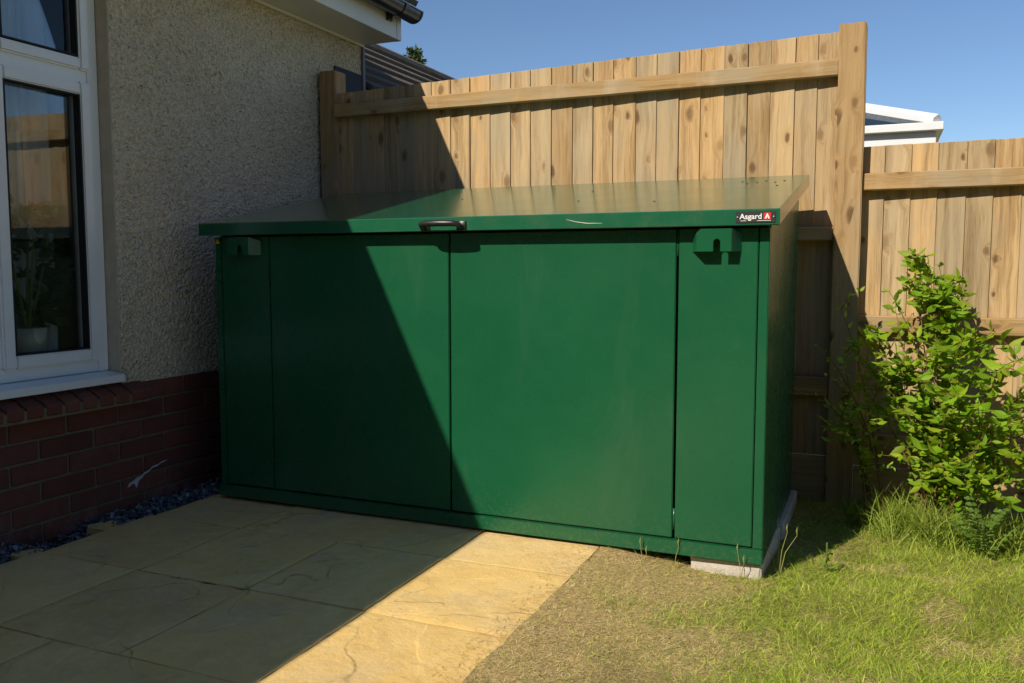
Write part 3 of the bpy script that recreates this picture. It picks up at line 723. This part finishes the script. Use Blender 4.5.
cons = empty('conservatory', (1.6, 6.2, -.1), 'white framed conservatory roof showing above the lower fence', 'conservatory')
cx, cy, ce = 2.80, 5.0, 2.02
bm = bmesh.new()
box(bm, (-.4, cy-.06, ce-.02), (cx+.05, cy+.06, ce+.045), .006); box(bm, (cx-.05, cy+.062, ce-.02), (cx+.05, 8.4, ce+.045), .006)
obj('eaves_gutter', bm, m_pvc, cons)
bm = bmesh.new(); box(bm, (-.4, cy, ce-.12), (cx, cy+.05, ce-.0215), .003); box(bm, (cx-.05, cy+.052, ce-.12), (cx, 8.4, ce-.0215), .003)
for xx in np.linspace(-.4, cx-.06, 6): box(bm, (xx, cy+.002, -.1), (xx+.06, cy+.05, ce-.121))
for yy in (6, 7, 8.3): box(bm, (cx-.05, yy, -.1), (cx-.002, yy+.06, ce-.121))
obj('frame', bm, m_pvc, cons)
bm = bmesh.new(); box(bm, (-.35, cy+.02, .6), (cx-.03, cy+.028, ce-.123)); box(bm, (cx-.03, cy+.06, .6), (cx-.022, 8.3, ce-.123)); obj('side_glass', bm, m_roofglass, cons)
bm = bmesh.new(); box(bm, (-.35, cy+.004, -.1), (cx-.02, cy+.045, .6)); box(bm, (cx-.045, cy+.06, -.1), (cx-.004, 8.3, .6)); obj('dwarf_wall', bm, m_pvc, cons)
apex = Vector((cx-1.6, cy+1.6, ce+.045+.72)); ap2 = Vector((cx-1.6, 8.4, apex.z)); corner = Vector((cx+.0, cy-.01, ce+.055))
def bar(p, q, r):
    bm = bmesh.new(); d = (q-p).normalized(); s = d.cross(Vector((0, 0, 1))).normalized(); u = s.cross(d)
    prism(bm, [p+s*r-u*r*.5, p+s*r+u*r*.6, p+u*r*1.3, p-s*r+u*r*.6, p-s*r-u*r*.5], q-p); return bm
bm = bar(corner, apex-Vector((0, 0, .07)), .042); obj('hip_rafter', bm, m_pvc, cons)
bm = bar(apex, ap2, .05); obj('ridge_bar', bm, m_pvc, cons)
l2 = Vector((-.4, cy, ce+.05)); la = Vector((.6+.0, cy+1.6, apex.z))
for xx in (.2, .8, 1.4, 2.0):
    top = Vector((xx, cy+1.6, apex.z)) if xx <= apex.x else Vector((xx, cy+(cx-xx), ce+.045+.72*(cx-xx)/1.6))
    bm = bar(Vector((xx, cy, ce+.05)), top, .03); obj('rafter', bm, m_pvc, cons)
bm = bmesh.new()
vs = [bm.verts.new(p) for p in ((-.4, cy, ce+.05), (cx, cy, ce+.05), tuple(apex-Vector((0, 0, .09))), (-.4, cy+1.6, apex.z-.09))]; bm.faces.new(vs)
vs2 = [bm.verts.new(p) for p in ((cx, cy, ce+.05), (cx, 8.4, ce+.05), (ap2.x, ap2.y, ap2.z-.09), tuple(apex-Vector((0, 0, .09))))]; bm.faces.new(vs2)
b3 = bmesh.ops.solidify(bm, geom=bm.faces[:], thickness=.012)
obj('roof_glass', bm, m_roofglass, cons)

tree = empty('tree', (-7.0, 14, -.1), 'distant green treetop peeping over the dark tiled roof ridge', 'tree')
bm = bmesh.new(); tube(bm, [(-7, 14, -.1), (-7.03, 14, 2.5), (-6.98, 14, 4.9)], [.13, .09, .03], 8)
for k in range(9):
    a = k*2.4; z = 2.4+k*.28; tube(bm, [(-7.01, 14, z), (-7+.45*math.cos(a), 14+.45*math.sin(a), z+.4)], [.03, .01], 5)
obj('trunk', bm, m_bark, tree)
L = []
for i in range(2600):
    h = random.random(); z = 2.2+3.42*h; R = .8*math.sin(math.pi*min(1, .12+.88*(1-h)))**.7*(1-.55*h)
    a = random.uniform(0, 6.28); r = R*random.random()**.4; r *= .75+.5*nz(a*1.5, z*2, 0, 1.4)
    d = rv(); L.append((Vector((-7+r*math.cos(a), 14+r*math.sin(a), z)), d, d.cross(rv()).normalized(), random.uniform(.07, .13), random.uniform(.04, .07), tuple(np.array((.07, .10, .03))*random.uniform(.6, 1.6)), .2))
leaf_mesh('crown', L, m_leaf, tree)

opp = empty('sky_blocker_house', (0, -15, -.1), 'added brick house behind the camera, unseen, blocking low sky from the shed front', 'house')  # added out of view to block low sky and darken the shed front
bm = bmesh.new(); box(bm, (-11, -20, -.1), (15, -13, 5.2)); obj('wall', bm, m_brick, opp)
bm = bmesh.new(); tiled_roof(bm, -.3, 5.1, 3.4, 7.9, -15.4, 11.4, .3, .03, .3)
for v in bm.verts: v.co = Vector((-v.co.y, -12.7-v.co.x-.0, v.co.z))
obj('roof', bm, m_tile, opp)
bm = bmesh.new(); prism(bm, [(-11.2, -12.75, 5.0), (-11.2, -16.4, 7.8), (-11.2, -20.2, 5.0)], (26.4, 0, 0)); obj('roof_void', bm, m_brick, opp)
for xx in (-8, -3.5, 1, 5.5, 10):
    for zz in (.9, 3.4):
        bm = bmesh.new(); ring(bm, 0, 1.5, zz, zz+1.2, .07, -.05, .05, .004)
        for v in bm.verts: v.co = Vector((xx+v.co.y, -12.98+v.co.x, v.co.z))
        w = obj('window', bm, m_pvc, opp); bm = bmesh.new(); box(bm, (xx+.06, -12.995, zz+.06), (xx+1.44, -12.985, zz+1.14)); obj('pane', bm, m_dkpanel, w)
# ---------------------------------------------------------------- shrub, weeds, grass
def bez(a, b, c, t): return a*(1-t)**2 + b*2*t*(1-t) + c*t*t
def shrub(name, base, tips, lab, cat, lsize, twigs, cbase):
    root = empty(name, tuple(base), lab, cat)
    bm = bmesh.new(); L = []
    def leafpair(p, t, sz):
        for s in (1, -1):
            sd = t.cross(Vector((0, 0, 1)))
            if sd.length < .1: sd = t.cross(Vector((1, 0, 0)))
            sd = (sd.normalized()*s + rv()*.75 + t*.35 + Vector((-.1, -.35, -.05))).normalized()
            f = random.uniform(.65, 1.25); up = (Vector((-.25, -.7, .6))+rv()*.8).normalized()
            side = sd.cross(up).normalized(); k = random.uniform(.75, 1.25)
            c = tuple(np.array(cbase)*k*np.array((random.uniform(.75, 1.2), 1, random.uniform(.7, 1.2))))
            L.append((p, sd, side, sz*f, sz*f*random.uniform(.36, .50), c, random.uniform(.05, .4)))
    for tip, nt_, ls in tips:
        tip = Vector(tip); b = Vector(base)+Vector((random.uniform(-.06, .06), random.uniform(-.05, .05), 0))
        mid = (b+tip)*.5+Vector((random.uniform(-.05, .05)-(tip.x-b.x)*.25, random.uniform(-.04, .04), .12))
        N = 16; pts = [bez(b, mid, tip, i/N) for i in range(N+1)]
        tube(bm, pts, [max(.0012, .0048*(1-i/N*.8)) for i in range(N+1)], 6)
        ln = (tip-b).length
        for i in range(4, N+1):
            t = (pts[i]-pts[i-1]).normalized(); leafpair(pts[i], t, ls*(1.05-.35*(i/N)))
        for k in range(nt_):
            i = random.randint(11 if tip.z > .75 else 5, N); d = (rv()+Vector((0, -.25, .35))).normalized(); l2 = random.uniform(.05, .11) if tip.z > .75 else random.uniform(.08, .2)
            q = pts[i]; e = q+d*l2; e.y = min(e.y, 1.045); m = (q+e)*.5+Vector((0, 0, .02))
            tw = [bez(q, m, e, j/5) for j in range(6)]; tube(bm, tw, [.0018, .0016, .0014, .0012, .001, .0008], 5)
            for j in range(1, 6): leafpair(tw[j], (tw[j]-tw[j-1]).normalized(), ls*random.uniform(.65, 1.))
    for i, l_ in enumerate(L):
        p = l_[0]
        if p.y > 1.05: L[i] = (Vector((p.x, 1.04, p.z)),)+l_[1:]
    obj('branch', bm, m_stem, root, True); leaf_mesh('foliage', L, m_leaf, root); return root
tips = [((2.55, .95, .955), 5, .05), ((2.60, .94, .965), 5, .059), ((2.64, .94, .93), 7, .061), ((2.68, .95, .87), 8, .061), ((2.70, .93, .80), 7, .061), ((2.58, .95, .88), 6, .059), ((2.63, .90, .80), 7, .059),
        ((2.47, .90, .83), 0, .054), ((2.40, .86, .68), 5, .05), ((2.45, .84, .64), 7, .059), ((2.34, .80, .62), 5, .05), ((2.38, .78, .56), 5, .05), ((2.37, .82, .48), 5, .05), ((2.52, .80, .63), 8, .061), ((2.49, .84, .50), 6, .059),
        ((2.60, .76, .62), 7, .061), ((2.71, .76, .64), 8, .061), ((2.82, .80, .64), 8, .061), ((2.93, .82, .62), 8, .061), ((3.05, .85, .62), 7, .059), ((3.14, .88, .50), 7, .059),
        ((3.02, .78, .40), 7, .059), ((2.92, .68, .42), 7, .061), ((2.80, .66, .36), 7, .061), ((2.66, .66, .42), 6, .061), ((2.56, .74, .34), 4, .05), ((2.45, .80, .40), 4, .054),
        ((2.70, .62, .22), 5, .05), ((2.84, .64, .20), 6, .059), ((2.98, .70, .22), 6, .059), ((3.1, .78, .28), 6, .05), ((2.60, .72, .16), 3, .047)]
tips2 = [((2.15, .86, .62), 7, .06), ((2.21, .88, .52), 13, .06), ((2.13, .84, .46), 13, .06), ((2.26, .90, .78), 7, .06), ((2.29, .86, .38), 17, .06), ((2.22, .82, .32), 13, .06), ((2.34, .84, .26), 17, .06), ((2.38, .80, .46), 13, .06), ((2.32, .78, .16), 13, .06), ((2.17, .76, .56), 11, .06), ((2.21, .72, .46), 12, .06), ((2.27, .74, .54), 12, .06), ((2.32, .72, .42), 12, .06), ((2.26, .70, .30), 12, .06), ((2.36, .74, .34), 12, .06)]
shrub('shrub', (2.68, .80, -.06), tips, 'bushy bright green shrub growing against the lower fence at right', 'shrub', .05, 6, (.235, .36, .018))
tips2 = [((2.22, .86, .62), 2, .036), ((2.26, .88, .50), 4, .038), ((2.20, .84, .44), 4, .036), ((2.30, .90, .76), 2, .036), ((2.33, .86, .36), 5, .04), ((2.27, .82, .30), 4, .038), ((2.38, .84, .24), 5, .04)]
shrub('straggly_shoot', (2.46, .86, -.06), tips2, 'thin leafy shoots in shade beside the right side of the green shed', 'shrub', .04, 4, (.32, .46, .05))

def rosette(name, base, n, ln, w, col, lab, tilt=.6, jag=False):
    root = empty(name, base, lab, 'weed'); L = []
    for k in range(n):
        a = k*2.4+random.uniform(-.3, .3); d = Vector((math.cos(a)*math.sin(tilt+.1*k % .5), math.sin(a)*math.sin(tilt), math.cos(tilt)*random.uniform(.7, 1.2))).normalized()
        p = Vector(base)+Vector((0, 0, .01+.012*k)); sd = d.cross(Vector((0, 0, 1))).normalized()
        c = tuple(np.array(col)*random.uniform(.8, 1.2)); f = random.uniform(.7, 1.1)
        if jag:
            for t in np.linspace(.15, .95, 6):
                for s in (1, -1):
                    dd = (d*.5+sd*s).normalized(); L.append((p+d*(ln*f*t), dd, dd.cross(d.cross(sd)).normalized(), w*(1.1-t*.6), w*.5, c, .3))
        else: L.append((p, d, sd, ln*f, w*f, c, .5))
    leaf_mesh('leaf', L, m_leaf, root)
    bm = bmesh.new(); tube(bm, [base, (base[0], base[1], base[2]+.02+.012*n)], .003, 6); obj('stem', bm, m_gstem, root); return root
rosette('broadleaf_weed', (2.37, .72, -.05), 5, .085, .04, (.13, .22, .04), 'broad leafed weed in the shade right of the shed', .9)
rosette('thistle', (2.78, .50, -.055), 9, .13, .035, (.13, .22, .035), 'jagged leaved thistle at the foot of the shrub', .7, True)
rosette('dandelion', (2.31, .17, -.05), 6, .05, .02, (.20, .30, .04), 'flat pale green weed on the lawn by the shed corner', 1.42)
m_stalk = plain('seeding_stalk', (.26, .25, .08), .7, .2)
def stalk(x, y, tips, lab):
    st = empty('grass_stalk', (x, y, -.055), lab, 'weed', 'seeding grass stalks along the front of the shed')
    for dx, dy, h in tips:
        bm = bmesh.new(); p = (x+dx, y+dy, -.055+h)
        tube(bm, [(x+dx*.1, y, -.058), (x+dx*.35, y+dy*.4, -.055+h*.55), p], [.0016, .0013, .0009], 5)
        tube(bm, [p, (p[0]-.002, p[1], p[2]+.014), (p[0], p[1], p[2]+.028)], [.0009, .0024, .0005], 5)
        obj('stem', bm, m_stalk, st)
stalk(2.17, .10, ((-.005, .0, .155), (.022, .02, .13), (-.05, -.02, .10), (.05, .05, .115)), 'tallest seeding grass stalk, at the front right corner of the shed')
stalk(2.07, -.02, ((-.012, .005, .09), (.01, -.01, .06)), 'small grass stalk in front of the pale concrete block')
stalk(1.86, -.02, ((.014, 0., .085),), 'short grass stalk at the shed plinth left of the concrete block')
stalk(1.76, -.03, ((-.008, 0., .075), (.012, .0, .05)), 'leftmost short grass stalk against the green plinth')
# dense lawn blades
N = 380000
P = np.stack([rng.uniform(1.565, 3.7, N), rng.uniform(-1.55, 1.08, N)], 1)
def vn(P, s, o=0.): return np.array([mnoise.noise(Vector((x*s+o, y*s, o))) for x, y in P])
n1 = vn(P, 3.2); n2 = vn(P, 9, 5.)
keep = P[:, 0] > 1.60+.045*vn(P, 7, 2.)+.02*vn(P, 31, 4.)
keep &= ~((P[:, 0] < 2.155) & (P[:, 1] > .02) & (rng.random(N) > .0) & (P[:, 0] > 1.88))
keep &= ~((P[:, 0] <= 1.9) & (P[:, 1] > .10))
keep &= ~((P[:, 1] > .35) & (P[:, 0] < 2.45) & (rng.random(N) > .35))
P, n1, n2 = P[keep], n1[keep], n2[keep]; N = len(P)
green = sstep(.12, .62, (P[:, 0]-1.6) + .35*n1 + .12*n2 - .10*(P[:, 1] < -.5))
far = sstep(.25, .8, P[:, 1])
Z = np.array([lawn_z(x, y) for x, y in P]) + .001
pat = sstep(.05, .4, vn(P, 5.5, 9.)); pat2 = sstep(.1, .45, vn(P, 14, 3.))
isg = rng.random(N) < (.06+.70*green)*(1-.6*pat)*(1-.25*pat2)
ln = np.where(isg, rng.uniform(.012, .034, N), rng.uniform(.012, .036, N))*(.8+.5*green)*(1+.35*far)
lean = np.where(isg, rng.uniform(.35, 1.45, N), rng.uniform(1.15, 1.54, N)); curl = rng.uniform(0, .8, N)
wd = rng.uniform(.0006, .0014, N); ang = vn(P, 4.2, 31.)*7 + rng.normal(0, 1.7, N)
t = rng.random(N)[:, None]
cg = (1-t)*np.array([.14, .27, .015])+t*np.array([.58, .66, .075]); cs = (1-t)*np.array([.68, .49, .20])+t*np.array([.92, .74, .38])
dk = (rng.random(N) < .14)[:, None]; cs = np.where(dk, cs*np.array([.5, .45, .42]), cs)
col = np.where(isg[:, None], cg, cs)*rng.uniform(.5, 1.4, N)[:, None]*(1-.25*sstep(.15, .45, vn(P, 3.1, 21.)))[:, None]
tag(blades('lawn_grass', np.c_[P, Z], ang, ln, wd, lean, curl, col, m_grass), 'short half dried lawn grass, straw coloured by the patio and greener at right', 'grass', kind='stuff')
# long flattened stems on the lawn
N = 1000; P = np.stack([rng.uniform(1.75, 3.4, N), rng.uniform(-1.3, .5, N)], 1); Z = np.array([lawn_z(x, y) for x, y in P])+.004
# long grass along fence and shrub foot
N2 = 2600; c = rng.integers(0, 5, N2); ctr = np.array([[2.66, .64], [2.72, .66], [2.95, .66], [3.2, .75], [2.52, .74]]); sg = np.array([[.05, .06], [.14, .08], [.16, .1], [.2, .12], [.05, .07]])
P2 = ctr[c]+rng.normal(0, 1, (N2, 2))*sg[c]; k = (P2[:, 1] < 1.07) & (P2[:, 0] > 2.2); P2 = P2[k]; N2 = len(P2)
Z2 = np.array([lawn_z(x, y) for x, y in P2])
PP = np.r_[np.c_[P, Z], np.c_[P2, Z2]]
ln = np.r_[rng.uniform(.05, .14, N), rng.uniform(.06, .20, N2)]; lean = np.r_[rng.uniform(1.0, 1.5, N), rng.uniform(.05, .6, N2)]; curl = np.r_[rng.uniform(0, .25, N), rng.uniform(.1, 1.0, N2)]
t = rng.random(N+N2)[:, None]; col = (1-t)*np.array([.16, .24, .02])+t*np.array([.32, .38, .06])
col[:N] = np.where(rng.random((N, 1)) < .5, col[:N]*1.1, np.array([.42, .36, .17]))
tag(blades('long_grass', PP, rng.uniform(0, 6.28, N+N2), ln, np.r_[rng.uniform(.0009, .0018, N), rng.uniform(.0022, .0045, N2)], lean, curl, col, m_grass), 'longer green grass at the foot of the shrub and loose stems over the lawn', 'grass', kind='stuff')

# dry clippings blown onto the edge of the patio
N = 900; P = np.stack([1.60-np.abs(rng.normal(0, .055, N)), rng.uniform(-1.3, -.01, N)], 1)
t = rng.random(N)[:, None]; col = (1-t)*np.array([.30, .20, .09])+t*np.array([.72, .55, .28])
tag(blades('dry_clippings', np.c_[P, np.full(N, -.0105)], rng.uniform(0, 6.28, N), rng.uniform(.008, .028, N), rng.uniform(.0008, .0018, N), np.full(N, 1.53), np.full(N, 0.), col, m_grass), 'dry straw clippings scattered along the lawn edge of the patio', 'clippings', kind='stuff')
